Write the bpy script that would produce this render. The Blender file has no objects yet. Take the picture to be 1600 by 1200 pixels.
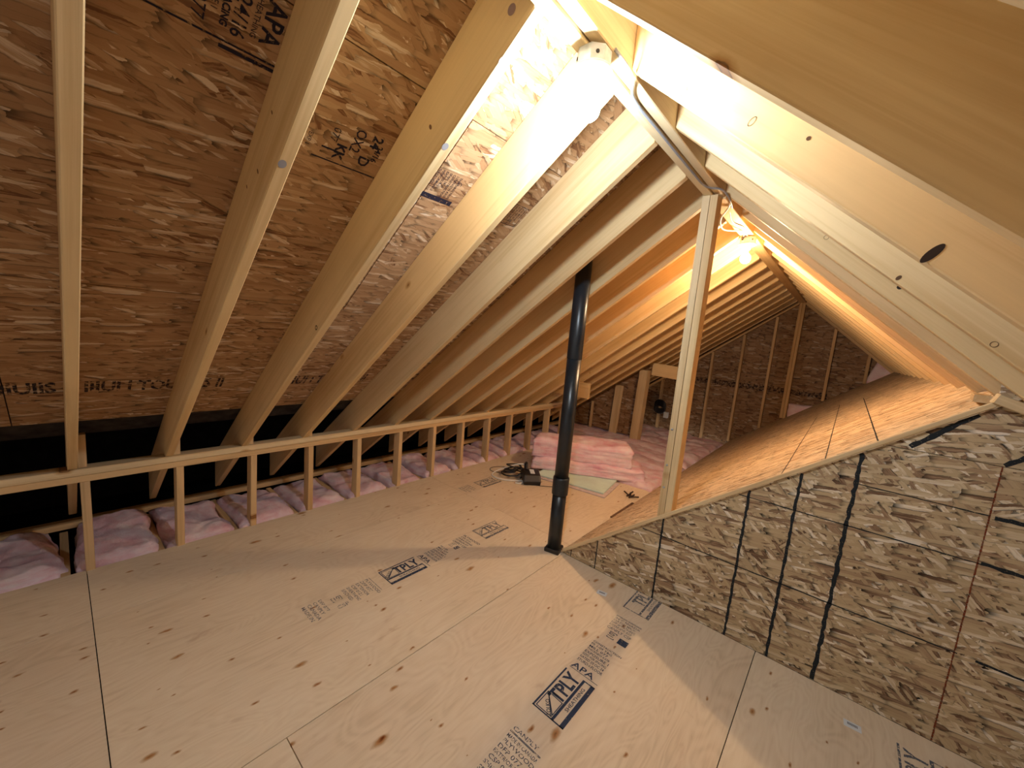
import bpy, bmesh, math, random
from mathutils import Vector, Matrix, noise

# ---------------------------------------------------------------- camera, light, exposure
scn = bpy.context.scene
C = scn.collection
R3 = [[0.75192779, 0.15168338, -0.64155806],
      [0.65348735, -0.04315483, 0.75570625],
      [0.08694176, -0.98748661, -0.13157249]]        # columns: camera right, down, forward in the attic's axes
cd = bpy.data.cameras.new('camera'); cam = bpy.data.objects.new('camera', cd); C.objects.link(cam)
M = Matrix(((R3[0][0], -R3[0][1], -R3[0][2], 0.0),
            (R3[1][0], -R3[1][1], -R3[1][2], 0.0),
            (R3[2][0], -R3[2][1], -R3[2][2], 1.57),
            (0, 0, 0, 1)))
cam.matrix_world = M
cd.sensor_width = 36; cd.lens = 612.9 / 1600 * 36; cd.clip_start = 0.02; cd.clip_end = 60
scn.camera = cam

w = bpy.data.worlds.new('world'); scn.world = w; w.use_nodes = True
w.node_tree.nodes['Background'].inputs[0].default_value = (1.0, 0.90, 0.84, 1)
w.node_tree.nodes['Background'].inputs[1].default_value = 0.23

scn.view_settings.view_transform = 'Standard'
scn.view_settings.look = 'None'
scn.view_settings.gamma = 1
scn.view_settings.exposure = 1.2
scn.view_settings.use_curve_mapping = False
LAMP1_STRENGTH = 400.0      # cool white bulb near the camera
LAMP2_STRENGTH = 560.0      # warm bulb past the post
LAMP1_COL = (0.78, 0.92, 1.06)
LAMP2_COL = (1.0, 0.69, 0.40)
LAMP1 = (-0.708, 1.075, 2.390)
LAMP2 = (-0.70, 3.34, 2.390)

# ---------------------------------------------------------------- attic dimensions
RX, RZ, PITCH = -0.705, 2.43, 0.75       # ridge line, apex of the rafters' bottom plane
CA, SA = 0.8, 0.6                        # cos, sin of the pitch
RD = 0.225                               # rafter depth
SP = 0.4064                              # 16 inch spacing
YW = 2.37                                # near OSB wall
SX, SK = -1.39, 0.785                    # foot and pitch of the sloping OSB deck
YG = 7.72                                # gable
RZR, PR = 2.46, 0.84                     # right slope: apex and (steeper) pitch
CR = 1 / math.hypot(1, PR); SR = PR * CR
def zroof(x): return RZ - PITCH * abs(x - RX) if x < RX else RZR - PR * (x - RX)
def zslope(x): return SK * (x - SX)
random.seed(7)

# ---------------------------------------------------------------- materials
class NT:
    def __init__(s, name):
        s.m = bpy.data.materials.new(name); s.m.use_nodes = True
        s.t = s.m.node_tree; s.t.nodes.clear()
        s.out = s.t.nodes.new('ShaderNodeOutputMaterial')
        s.b = s.t.nodes.new('ShaderNodeBsdfPrincipled')
        s.t.links.new(s.b.outputs[0], s.out.inputs[0])
        s.b.inputs['Roughness'].default_value = 0.7
        s.b.inputs['Specular IOR Level'].default_value = 0.25
    def n(s, typ, **kw):
        nd = s.t.nodes.new(typ)
        for k, v in kw.items():
            setattr(nd, k, v)
        return nd
    def put(s, sock, v):
        if v is None: return
        if hasattr(v, 'default_value') or hasattr(v, 'links'): s.t.links.new(v, sock)
        else: sock.default_value = v
    def math(s, op, a, b=None, c=None, clamp=False):
        nd = s.n('ShaderNodeMath', operation=op); nd.use_clamp = clamp
        s.put(nd.inputs[0], a); s.put(nd.inputs[1], b); s.put(nd.inputs[2], c)
        return nd.outputs[0]
    def vmath(s, op, a, b=None):
        nd = s.n('ShaderNodeVectorMath', operation=op)
        s.put(nd.inputs[0], a); s.put(nd.inputs[1], b)
        return nd.outputs[0]
    def mapping(s, v, scale=(1, 1, 1), rot=(0, 0, 0), loc=(0, 0, 0)):
        nd = s.n('ShaderNodeMapping'); s.put(nd.inputs[0], v)
        nd.inputs['Scale'].default_value = scale; nd.inputs['Rotation'].default_value = rot
        nd.inputs['Location'].default_value = loc
        return nd.outputs[0]
    def noise(s, v, scale=5, detail=3, rough=0.5, dist=0.0):
        nd = s.n('ShaderNodeTexNoise'); s.put(nd.inputs['Vector'], v)
        nd.inputs['Scale'].default_value = scale; nd.inputs['Detail'].default_value = detail
        nd.inputs['Roughness'].default_value = rough; nd.inputs['Distortion'].default_value = dist
        return nd
    def ramp(s, f, stops, interp='LINEAR'):
        nd = s.n('ShaderNodeValToRGB'); nd.color_ramp.interpolation = interp
        el = nd.color_ramp.elements
        while len(el) > 1: el.remove(el[-1])
        el[0].position = stops[0][0]; el[0].color = (*stops[0][1], 1)
        for p, c in stops[1:]:
            e = el.new(p); e.color = (*c, 1)
        s.put(nd.inputs[0], f)
        return nd.outputs[0]
    def mix(s, f, a, b, blend='MIX'):
        nd = s.n('ShaderNodeMix', data_type='RGBA', blend_type=blend)
        s.put(nd.inputs[0], f); s.put(nd.inputs[6], a); s.put(nd.inputs[7], b)
        return nd.outputs[2]
    def coords(s, k=53.0):
        tc = s.n('ShaderNodeTexCoord'); oi = s.n('ShaderNodeObjectInfo')
        cx = s.n('ShaderNodeCombineXYZ')
        a = s.math('MULTIPLY', oi.outputs['Random'], k)
        b = s.math('MULTIPLY', oi.outputs['Random'], k * 0.37)
        s.put(cx.inputs[0], a); s.put(cx.inputs[1], b); s.put(cx.inputs[2], 0.0)
        s.rand = oi.outputs['Random']
        return s.vmath('ADD', tc.outputs['Object'], cx.outputs[0])
    def bump(s, h, strength=0.3, dist=0.002):
        nd = s.n('ShaderNodeBump'); nd.inputs['Strength'].default_value = strength
        nd.inputs['Distance'].default_value = dist
        s.put(nd.inputs['Height'], h); s.t.links.new(nd.outputs[0], s.b.inputs['Normal'])

def g(c): return (*c, 1)

def mat_osb(name, pal, L=0.10, W=0.022, spread=1.0, contrast=1.0, darken=1.0, turn=0.0):
    s = NT(name); P = s.coords(41.0)
    nz = s.noise(s.mapping(P, (1, 1, 0.01)), scale=38, detail=3, rough=0.65)
    off = s.vmath('MULTIPLY', s.vmath('SUBTRACT', nz.outputs['Color'], (0.5, 0.5, 0.5)), (0.016, 0.009, 0.0))
    P2 = s.vmath('ADD', P, off)
    col = None; hgt = None
    angs = [(0.05, 1.0, 1.0), (-0.62, 0.9, 1.0), (1.2, .6, .9), (0.32, 1.1, 1.1), (-0.28, 1.0, 0.8), (0.55, 0.8, 0.9), (-0.08, 1.1, .9)]
    for i, (a, kl, kw) in enumerate(angs):
        rot = s.mapping(P2, (1, 1, 1), (0, 0, a * spread + turn), (i * 3.7, i * 1.9, 0))
        sc = s.mapping(rot, (1 / (L * kl), 1 / (W * kw), 0))
        v = s.n('ShaderNodeTexVoronoi', voronoi_dimensions='2D', feature='F1', distance='MINKOWSKI')
        v.inputs['Exponent'].default_value = 5.0
        v.inputs['Scale'].default_value = 1.0; v.inputs['Randomness'].default_value = 0.85
        s.put(v.inputs['Vector'], sc)
        sep = s.n('ShaderNodeSeparateColor'); s.put(sep.inputs[0], v.outputs['Color'])
        gr = s.noise(s.mapping(rot, (9, 130, 0)), scale=1, detail=2, rough=0.7)
        tone = s.math('ADD', sep.outputs[1], s.math('MULTIPLY', s.math('SUBTRACT', gr.outputs[0], 0.5), 0.55))
        c = s.ramp(tone, pal)
        edge = s.math('SUBTRACT', 1.0, s.math('MULTIPLY', s.math('SUBTRACT', v.outputs['Distance'], 0.46, clamp=True), 2.0 * contrast, clamp=True))
        cc = s.n('ShaderNodeCombineColor')
        for k in range(3): s.put(cc.inputs[k], edge)
        c = s.mix(1.0, c, cc.outputs[0], 'MULTIPLY')
        if col is None: col = c; hgt = sep.outputs[1]
        else:
            th = 0.70 if i == 2 else 0.50
            k = s.math('GREATER_THAN', sep.outputs[0], th)
            col = s.mix(k, col, c)
    big = s.noise(P, scale=3.0, detail=2)
    col = s.mix(0.35, col, s.ramp(big.outputs[0], [(0.3, (0.62, 0.58, 0.56)), (0.7, (1.0, 1.0, 1.0))]), 'MULTIPLY')
    if darken != 1.0:
        col = s.mix(1.0, col, (darken, darken, darken, 1), 'MULTIPLY')
    s.put(s.b.inputs['Base Color'], col)
    s.b.inputs['Roughness'].default_value = 0.62
    return s.m

def mat_lumber(name, light=(0.72, 0.50, 0.27), dark=(0.56, 0.35, 0.16), knots=True, knotmask=0.62):
    s = NT(name); P = s.coords(31.0)
    nz = s.noise(s.mapping(P, (0.7, 7, 7)), scale=1.0, detail=2, rough=0.5)
    gr = s.noise(s.mapping(P, (1.2, 55, 55)), scale=1.0, detail=4, rough=0.6, dist=0.4)
    bl = s.noise(P, scale=2.2, detail=3)
    f = s.math('ADD', s.math('MULTIPLY', gr.outputs[0], 0.45), s.math('MULTIPLY', nz.outputs[0], 0.55))
    col = s.ramp(f, [(0.34, dark), (0.52, light), (0.72, tuple(min(1, c * 1.08) for c in light))])
    col = s.mix(0.35, col, s.ramp(bl.outputs[0], [(0.3, (0.80, 0.72, 0.66)), (0.65, (1, 1, 1))]), 'MULTIPLY')
    tint = s.ramp(s.rand, [(0.0, (0.90, 0.86, 0.84)), (0.5, (1, 1, 1)), (1.0, (1.0, 0.94, 0.86))])
    col = s.mix(1.0, col, tint, 'MULTIPLY')
    h = gr.outputs[0]
    if knots:
        v = s.n('ShaderNodeTexVoronoi', voronoi_dimensions='3D', feature='F1')
        v.inputs['Scale'].default_value = 1.0
        dn = s.noise(P, scale=30, detail=2)
        Pk = s.vmath('ADD', P, s.vmath('MULTIPLY', s.vmath('SUBTRACT', dn.outputs['Color'], (.5, .5, .5)), (0.012, 0.01, 0.012)))
        s.put(v.inputs['Vector'], s.mapping(Pk, (3.6, 0.35, 6.5)))
        sep = s.n('ShaderNodeSeparateColor'); s.put(sep.inputs[0], v.outputs['Color'])
        on = s.math('GREATER_THAN', sep.outputs[0], knotmask)
        size = s.math('ADD', 0.6, s.math('MULTIPLY', sep.outputs[1], 0.9))
        dd = s.math('DIVIDE', v.outputs['Distance'], size)
        kc = s.ramp(dd, [(0.0, (0.42, 0.22, 0.09)), (0.035, (0.40, 0.22, 0.10)), (0.048, (0.14, 0.07, 0.03)), (0.058, (0.62, 0.42, 0.24)), (0.12, (1, 1, 1))])
        col = s.mix(s.math('MULTIPLY', on, 0.9), col, s.mix(1.0, col, kc, 'MULTIPLY'))
    s.put(s.b.inputs['Base Color'], col)
    s.b.inputs['Roughness'].default_value = 0.6
    s.bump(h, 0.25, 0.0015)
    return s.m

def mat_plywood():
    s = NT('floor_plywood'); P = s.coords(23.0)
    lo = s.noise(s.mapping(P, (1.5, 4.5, 0)), scale=1.0, detail=2, rough=0.45, dist=0.8)
    rings = s.math('SINE', s.math('MULTIPLY', lo.outputs[0], 110.0))
    fine = s.noise(s.mapping(P, (4, 60, 0)), scale=1, detail=4, rough=0.65)
    bl = s.noise(s.mapping(P, (1.4, 2.2, 0)), scale=1.0, detail=3)
    f = s.math('ADD', s.math('MULTIPLY', rings, 0.055), s.math('ADD', s.math('MULTIPLY', fine.outputs[0], 0.45), s.math('MULTIPLY', bl.outputs[0], 0.45)))
    col = s.ramp(f, [(0.22, (0.66, 0.53, 0.36)), (0.40, (0.78, 0.65, 0.47)), (0.60, (0.84, 0.72, 0.54))])
    # brown pitch patches
    pt = s.noise(s.mapping(P, (2.5, 7, 0), loc=(9, 3, 0)), scale=1, detail=4, rough=0.65, dist=0.6)
    pm = s.ramp(pt.outputs[0], [(0.64, (0, 0, 0)), (0.78, (1, 1, 1))])
    col = s.mix(s.math('MULTIPLY', pm, 0.45), col, (0.44, 0.24, 0.11, 1))
    for sc, th, rr, c0, seed in ((3.2, 0.62, 0.030, (0.34, 0.20, 0.11), 0), (7.5, 0.76, 0.034, (0.26, 0.14, 0.08), 5.3)):
        v = s.n('ShaderNodeTexVoronoi', voronoi_dimensions='2D', feature='F1'); v.inputs['Scale'].default_value = 1
        dn = s.noise(P, scale=18, detail=3)
        Pk = s.vmath('ADD', P, s.vmath('MULTIPLY', s.vmath('SUBTRACT', dn.outputs['Color'], (.5, .5, .5)), (0.05, 0.02, 0)))
        s.put(v.inputs['Vector'], s.mapping(Pk, (sc * 0.62, sc * 1.35, 0), loc=(seed, seed, 0)))
        sep = s.n('ShaderNodeSeparateColor'); s.put(sep.inputs[0], v.outputs['Color'])
        on = s.math('GREATER_THAN', sep.outputs[0], th)
        dd = s.math('DIVIDE', v.outputs['Distance'], s.math('ADD', 0.35, sep.outputs[1]))
        kc = s.ramp(dd, [(0.0, c0), (rr * 0.8, tuple(x * 1.9 for x in c0)), (rr * 1.2, (0.62, 0.45, 0.3)), (rr * 2.6, (1, 1, 1))])
        col = s.mix(on, col, s.mix(1.0, col, kc, 'MULTIPLY'))
    tint = s.ramp(s.rand, [(0.0, (0.94, 0.92, 0.92)), (1.0, (1.0, 1.0, 1.0))])
    col = s.mix(1.0, col, tint, 'MULTIPLY')
    s.put(s.b.inputs['Base Color'], col)
    s.b.inputs['Roughness'].default_value = 0.85; s.b.inputs['Specular IOR Level'].default_value = 0.12
    s.bump(fine.outputs[0], 0.15, 0.001)
    return s.m

def mat_insul(name, a=(0.84, 0.55, 0.61), b=(0.90, 0.72, 0.77), c=(0.74, 0.38, 0.48)):
    s = NT(name); P = s.coords(17.0)
    n1 = s.noise(s.mapping(P, (3, 6, 22)), scale=1.0, detail=5, rough=0.65, dist=1.0)
    n2 = s.noise(P, scale=6, detail=4, rough=0.6)
    fb = s.noise(s.mapping(P, (60, 60, 160)), scale=1, detail=3, rough=0.7, dist=2.0)
    f = s.math('ADD', s.math('MULTIPLY', n1.outputs[0], 0.5), s.math('MULTIPLY', n2.outputs[0], 0.5))
    col = s.ramp(f, [(0.32, c), (0.43, a), (0.55, b), (0.66, (0.95, 0.84, 0.87))])
    s.put(s.b.inputs['Base Color'], col)
    s.b.inputs['Roughness'].default_value = 0.95
    s.b.inputs['Specular IOR Level'].default_value = 0.05
    h = s.math('ADD', s.math('MULTIPLY', fb.outputs[0], 0.4), n1.outputs[0])
    s.bump(h, 0.8, 0.012)
    return s.m

def mat_plain(name, col, rough=0.5, metal=0.0, spec=0.4, var=0.08, scale=12.0, bump=0.0):
    s = NT(name); P = s.coords(9.0)
    nz = s.noise(P, scale=scale, detail=4)
    lo = tuple(max(0, c * (1 - var * 1.6)) for c in col); hi = tuple(min(1, c * (1 + var)) for c in col)
    s.put(s.b.inputs['Base Color'], s.ramp(nz.outputs[0], [(0.3, lo), (0.7, hi)]))
    s.b.inputs['Roughness'].default_value = rough; s.b.inputs['Metallic'].default_value = metal
    s.b.inputs['Specular IOR Level'].default_value = spec
    if bump: s.bump(nz.outputs[0], bump, 0.004)
    return s.m

def mat_ink(name, col, wear=0.42, scale=60):
    s = NT(name); P = s.coords(9.0)
    nz = s.noise(s.mapping(P, (1, 1, 0)), scale=scale, detail=4, rough=0.7)
    s.b.inputs['Base Color'].default_value = g(col); s.b.inputs['Roughness'].default_value = 0.8
    tr = s.n('ShaderNodeBsdfTransparent'); mx = s.n('ShaderNodeMixShader')
    f = s.math('MULTIPLY', s.math('SUBTRACT', nz.outputs[0], wear), 9.0, clamp=True)
    s.put(mx.inputs[0], f); s.t.links.new(tr.outputs[0], mx.inputs[1]); s.t.links.new(s.b.outputs[0], mx.inputs[2])
    s.t.links.new(mx.outputs[0], s.out.inputs[0])
    return s.m

def mat_emit(name, col, strength):
    s = NT(name)
    s.b.inputs['Base Color'].default_value = (0.9, 0.9, 0.9, 1)
    s.b.inputs['Emission Color'].default_value = g(col); s.b.inputs['Emission Strength'].default_value = strength
    return s.m

PAL_ROOF = [(0.0, (0.22, 0.10, 0.045)), (0.07, (0.40, 0.22, 0.105)), (0.3, (0.47, 0.275, 0.14)), (0.65, (0.52, 0.315, 0.165)), (0.88, (0.60, 0.39, 0.22)), (1.0, (0.82, 0.66, 0.48))]
PAL_WALL = [(0.0, (0.16, 0.09, 0.05)), (0.13, (0.38, 0.25, 0.15)), (0.3, (0.50, 0.37, 0.22)), (0.65, (0.58, 0.45, 0.27)), (0.85, (0.68, 0.56, 0.37)), (1.0, (0.88, 0.80, 0.66))]
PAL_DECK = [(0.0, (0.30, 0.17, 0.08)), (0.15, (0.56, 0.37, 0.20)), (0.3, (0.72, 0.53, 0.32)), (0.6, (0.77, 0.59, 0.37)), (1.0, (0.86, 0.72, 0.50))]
MT = {
 'roof': mat_osb('roof_osb', PAL_ROOF, 0.105, 0.019, 0.8),
 'wall': mat_osb('wall_osb', PAL_WALL, 0.085, 0.017, 1.45, 1.3),
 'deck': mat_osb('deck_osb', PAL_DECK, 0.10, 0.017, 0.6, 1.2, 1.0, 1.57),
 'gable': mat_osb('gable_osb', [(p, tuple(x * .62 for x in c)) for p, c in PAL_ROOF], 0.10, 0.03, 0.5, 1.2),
 'rafter': mat_lumber('rafter_spruce', (0.80, 0.60, 0.32), (0.66, 0.45, 0.21), knotmask=0.72),
 'stud': mat_lumber('stud_spruce', (0.70, 0.50, 0.27), (0.50, 0.32, 0.15), knotmask=0.7),
 'pale': mat_lumber('post_spruce', (0.78, 0.63, 0.38), (0.60, 0.43, 0.22), knotmask=0.66),
 'ply': mat_plywood(),
 'pink': mat_insul('pink_fibreglass'),
 'pink2': mat_insul('fresh_pink_fibreglass', (0.88, 0.56, 0.64), (0.92, 0.72, 0.79), (0.80, 0.36, 0.48)),
 'abs': mat_plain('black_abs', (0.012, 0.018, 0.024), 0.32, 0, 0.5, 0.2, 8),
 'blackp': mat_plain('black_plastic', (0.014, 0.013, 0.014), 0.4, 0, 0.5, 0.1),
 'dark': mat_plain('void_shade_and_backing', (0.010, 0.008, 0.007), 0.95, 0, 0.1, 0.3),  # darkness of the eave void put into the colour; also backs the floor
 'felt': mat_plain('roof_felt', (0.06, 0.05, 0.045), 0.95, 0, 0.1, 0.3),
 'metal': mat_plain('galvanised_steel', (0.45, 0.47, 0.50), 0.45, 0.7, 0.5, 0.2, 20),
 'porcelain': mat_plain('white_porcelain', (0.85, 0.86, 0.86), 0.25, 0, 0.5, 0.03),
 'cablew': mat_plain('white_cable', (0.86, 0.85, 0.80), 0.5, 0, 0.4, 0.05),
 'cableg': mat_plain('grey_cable', (0.30, 0.31, 0.34), 0.5, 0, 0.4, 0.05),
 'label': mat_plain('paper_label', (0.78, 0.82, 0.84), 0.6, 0, 0.2, 0.03),
 'green': mat_plain('green_board', (0.66, 0.86, 0.78), 0.7, 0, 0.2, 0.08, 5),
 'foil': mat_plain('pinkish_board_edge', (0.72, 0.60, 0.58), 0.7, 0, 0.2, 0.1, 20),
 'scrap': mat_plain('dark_scrap', (0.06, 0.035, 0.025), 0.7, 0, 0.2, 0.3),
 'lath': mat_plain('brown_lath', (0.16, 0.09, 0.05), 0.7, 0, 0.2, 0.3),
 'ink': mat_ink('blue_black_ink', (0.035, 0.05, 0.09), 0.30),
 'inkfaint': mat_ink('faint_ink', (0.12, 0.13, 0.16), 0.40, 90),
 'inkroof': mat_ink('roof_ink', (0.02, 0.016, 0.03), 0.33),
 'marker': mat_ink('black_marker', (0.018, 0.022, 0.026), 0.30, 120),
 'red': mat_ink('red_brown_line', (0.22, 0.05, 0.02), 0.40, 90),
 'bulb1': mat_emit('cool_bulb', LAMP1_COL, LAMP1_STRENGTH),
 'bulb2': mat_emit('warm_bulb', LAMP2_COL, LAMP2_STRENGTH),
 'knot': mat_plain('knot_hole', (0.03, 0.015, 0.008), 0.9),
 'knotring': mat_plain('knot_ring', (0.10, 0.05, 0.02), 0.8),
}

# ---------------------------------------------------------------- helpers
def link(name, me, m, parent=None, mat=None):
    if me is not None and m is not None and not me.materials: me.materials.append(m)
    o = bpy.data.objects.new(name, me); C.objects.link(o)
    if mat is not None: o.matrix_world = mat
    if parent is not None: o.parent = parent        # parents all sit at identity or carry world placement below
    return o
def tag(o, label=None, cat=None, group=None, kind=None):
    if label: o['label'] = label
    if cat: o['category'] = cat
    if group: o['group'] = group
    if kind: o['kind'] = kind
    return o
def empty(name, loc=(0, 0, 0)):
    o = bpy.data.objects.new(name, None); o.empty_display_size = 0.05; C.objects.link(o); o.location = loc
    return o
def child(name, me, m, parent, world):
    """part placed by a world matrix under a thing standing at parent.location"""
    o = link(name, me, m)
    o.parent = parent
    o.matrix_local = Matrix.Translation(parent.location).inverted() @ world
    return o
def mesh_of(bm, name='mesh', smooth=False):
    bmesh.ops.recalc_face_normals(bm, faces=bm.faces)
    me = bpy.data.meshes.new(name); bm.to_mesh(me); bm.free()
    if smooth:
        for p in me.polygons: p.use_smooth = True
    return me
def frame(o, x, y, z):
    x = Vector(x).normalized(); y = Vector(y).normalized(); z = Vector(z).normalized()
    return Matrix(((x.x, y.x, z.x, o[0]), (x.y, y.y, z.y, o[1]), (x.z, y.z, z.z, o[2]), (0, 0, 0, 1)))
def prism_me(poly, y0, y1, name='prism'):
    """polygon in local x,z extruded along local y"""
    bm = bmesh.new()
    a = [bm.verts.new((p[0], y0, p[1])) for p in poly]; b = [bm.verts.new((p[0], y1, p[1])) for p in poly]
    bm.faces.new(a); bm.faces.new(b[::-1])
    n = len(poly)
    for i in range(n): bm.faces.new((a[i], b[i], b[(i + 1) % n], a[(i + 1) % n]))
    return mesh_of(bm, name)
def slab_me(poly, t, name='slab'):
    """polygon in local x,y, thickness along -z from 0"""
    bm = bmesh.new()
    a = [bm.verts.new((p[0], p[1], 0)) for p in poly]; b = [bm.verts.new((p[0], p[1], -t)) for p in poly]
    bm.faces.new(a); bm.faces.new(b[::-1])
    n = len(poly)
    for i in range(n): bm.faces.new((a[i], b[i], b[(i + 1) % n], a[(i + 1) % n]))
    return mesh_of(bm, name)
_lc = {}
def lumber_me(L, w, d, cut0=0.0, cut1=0.0, c=0.003):
    """stick along local x, width w along y, depth d along z (0..d); cut0/cut1 shift x of the top at each end"""
    key = (round(L, 4), w, d, round(cut0, 4), round(cut1, 4))
    if key in _lc: return _lc[key]
    bm = bmesh.new()
    prof = [(-w/2 + c, 0), (w/2 - c, 0), (w/2, c), (w/2, d - c), (w/2 - c, d), (-w/2 + c, d), (-w/2, d - c), (-w/2, c)]
    A = [bm.verts.new((cut0 * z / d, y, z)) for y, z in prof]
    B = [bm.verts.new((L + cut1 * z / d, y, z)) for y, z in prof]
    bm.faces.new(A); bm.faces.new(B[::-1])
    for i in range(8): bm.faces.new((A[i], B[i], B[(i + 1) % 8], A[(i + 1) % 8]))
    me = mesh_of(bm, 'lumber'); _lc[key] = me
    return me
def stick(name, parent, m, p0, p1, up, w, d, cut0=0.0, cut1=0.0, side=0):
    """stick whose bottom centre line runs p0 -> p1; depth grows along up"""
    p0 = Vector(p0); p1 = Vector(p1); x = (p1 - p0); L = x.length; x.normalize()
    z = Vector(up); z = (z - z.dot(x) * x).normalized(); y = z.cross(x)
    me = lumber_me(L, w, d, cut0, cut1)
    if not me.materials: me.materials.append(m)
    elif me.materials[0] != m:
        me = me.copy(); me.materials.clear(); me.materials.append(m)
    W = frame(p0, x, y, z)
    if parent is None:
        o = link(name, me, None, None, W); return o
    return child(name, me, None, parent, W)
def tube_me(pts, r, n=8, closed=False, name='tube'):
    pts = [Vector(p) for p in pts]
    bm = bmesh.new(); rings = []
    up = Vector((0, 0, 1)); prev = None
    for i, p in enumerate(pts):
        t = (pts[min(i + 1, len(pts) - 1)] - pts[max(i - 1, 0)]).normalized()
        if prev is None: u = t.cross(up if abs(t.z) < .9 else Vector((1, 0, 0))).normalized()
        else: u = (prev - prev.dot(t) * t).normalized()
        prev = u; v = t.cross(u)
        rings.append([bm.verts.new(p + r * (math.cos(2*math.pi*k/n) * u + math.sin(2*math.pi*k/n) * v)) for k in range(n)])
    for a, b in zip(rings, rings[1:]):
        for k in range(n): bm.faces.new((a[k], a[(k+1) % n], b[(k+1) % n], b[k]))
    bm.faces.new(rings[0]); bm.faces.new(rings[-1][::-1])
    return mesh_of(bm, name, True)
def smooth_path(pts, n=8):
    out = []; P = [Vector(p) for p in pts]; P = [P[0]] + P + [P[-1]]
    for i in range(1, len(P) - 2):
        a, b, c, d = P[i-1], P[i], P[i+1], P[i+2]
        for k in range(n):
            t = k / n
            out.append(0.5 * ((2*b) + (c - a) * t + (2*a - 5*b + 4*c - d) * t*t + (3*b - a - 3*c + d) * t**3))
    out.append(P[-1]); return out
def lathe_me(prof, n=24, name='lathe', smooth=True):
    bm = bmesh.new(); rings = []
    for r, z in prof:
        if r < 1e-5: rings.append([bm.verts.new((0, 0, z))])
        else: rings.append([bm.verts.new((r * math.cos(2*math.pi*k/n), r * math.sin(2*math.pi*k/n), z)) for k in range(n)])
    for a, b in zip(rings, rings[1:]):
        for k in range(n):
            k2 = (k + 1) % n
            if len(a) == 1: bm.faces.new((a[0], b[k2], b[k]))
            elif len(b) == 1: bm.faces.new((a[k], a[k2], b[0]))
            else: bm.faces.new((a[k], a[k2], b[k2], b[k]))
    for rg in (rings[0], rings[-1]):
        if len(rg) > 1: bm.faces.new(rg)
    return mesh_of(bm, name, smooth)
def box_me(x0, x1, y0, y1, z0, z1, bev=0.0, seg=2, name='box'):
    bm = bmesh.new()
    bmesh.ops.create_cube(bm, size=1, matrix=Matrix.Translation(((x0+x1)/2, (y0+y1)/2, (z0+z1)/2)) @ Matrix.Diagonal((x1-x0, y1-y0, z1-z0, 1)))
    if bev: bmesh.ops.bevel(bm, geom=bm.edges[:], offset=bev, segments=seg, affect='EDGES', profile=0.6)
    return mesh_of(bm, name)
I4 = Matrix.Identity(4)

# ================================================================= LEFT ROOF
XL = RX - 0.045          # rafters stop against the ridge beam
Y0B = -2.0               # back of the attic behind the camera
nl = math.hypot(1, PITCH)
upL = Vector((-SA, 0, CA))                       # normal of the left slope, outward
def Lp(x, y, off=0.0):                           # point on left bottom plane, offset outward
    return Vector((x, y, RZ + PITCH * (x - RX))) + upL * off
felt = [(-0.03, Y0B), (3.10, Y0B), (3.10, YG + .1), (-0.03, YG + .1)]
# ceiling parent: felt skin above the sheathing
W = frame(Lp(RX, 0, RD + 0.013), (-CA, 0, -SA), (0, 1, 0), tuple(upL))
ceilL = link('ceiling_left', slab_me([(x, y) for x, y in felt], -0.004), MT['felt'])
ceilL.matrix_world = W
tag(ceilL, 'left roof slope of pale spruce rafters under brown strand board', 'ceiling', kind='structure')
def childW(name, me, m, parent, world):
    o = link(name, me, m); o.parent = parent
    o.matrix_local = parent.matrix_world.inverted() @ world
    return o
def stickW(name, parent, m, p0, p1, up, w, d, cut0=0.0, cut1=0.0):
    p0 = Vector(p0); p1 = Vector(p1); x = (p1 - p0); L = x.length; x.normalize()
    z = Vector(up); z = (z - z.dot(x) * x).normalized(); y = z.cross(x)
    me = lumber_me(L, w, d, cut0, cut1)
    if not me.materials: me.materials.append(m)
    elif me.materials[0] != m:
        me = me.copy(); me.materials.clear(); me.materials.append(m)
    return childW(name, me, None, parent, frame(p0, x, y, z))
bpy.context.view_layer.update()

# sheathing panels: courses up the slope, local x runs along the ridge
def sheath(parent, side, courses, name='sheathing_panel'):
    for ci, (s0, s1, offs) in enumerate(courses):
        y = Y0B - offs
        while y < YG:
            ya = max(y, Y0B); yb = min(y + 2.438, YG + 0.02)
            y += 2.4384
            if yb - ya < 0.05: continue
            me = slab_me([(0, 0), (yb - ya - 0.004, 0), (yb - ya - 0.004, s1 - s0 - 0.004), (0, s1 - s0 - 0.004)], 0.011)
            if side < 0:
                o = Vector((RX - s1 * CA, ya, RZ - s1 * SA)) + upL * (RD + 0.0125)
                W = frame(o, (0, 1, 0), (CA, 0, SA), (SA, 0, -CA))  # left-handed fixed below
                W = frame(o, (0, 1, 0), (CA, 0, SA), tuple(Vector((0, 1, 0)).cross(Vector((CA, 0, SA)))))
                W = W @ Matrix.Translation((0, 0, 0.0125))
            else:
                o = Vector((RX + s1 * CR, ya, RZR - s1 * SR)) + Vector((SR, 0, CR)) * RD
                W = frame(o, (0, 1, 0), (-CR, 0, SR), tuple(Vector((0, 1, 0)).cross(Vector((-CR, 0, SR)))))
                me.transform(Matrix.Diagonal((1, 1, -1, 1))); me.flip_normals()
            childW(name, me, MT['roof'], parent, W)
sheath(ceilL, -1, [(-0.02, 0.449, 0.6), (0.449, 1.668, 1.82), (1.668, 2.8875, 0.6)])
# rafters on the left
kL = [k for k in range(-4, 19)]
XE = -3.84
raftL = {}
for k in kL:
    y = k * SP + 0.040
    p0 = Lp(XE, y - 0.014); p1 = Lp(XL, y + 0.006)
    raftL[k] = stickW('rafter', ceilL, MT['rafter'], p0, p1, upL, 0.038, RD, RD * PITCH, RD * PITCH)
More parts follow.
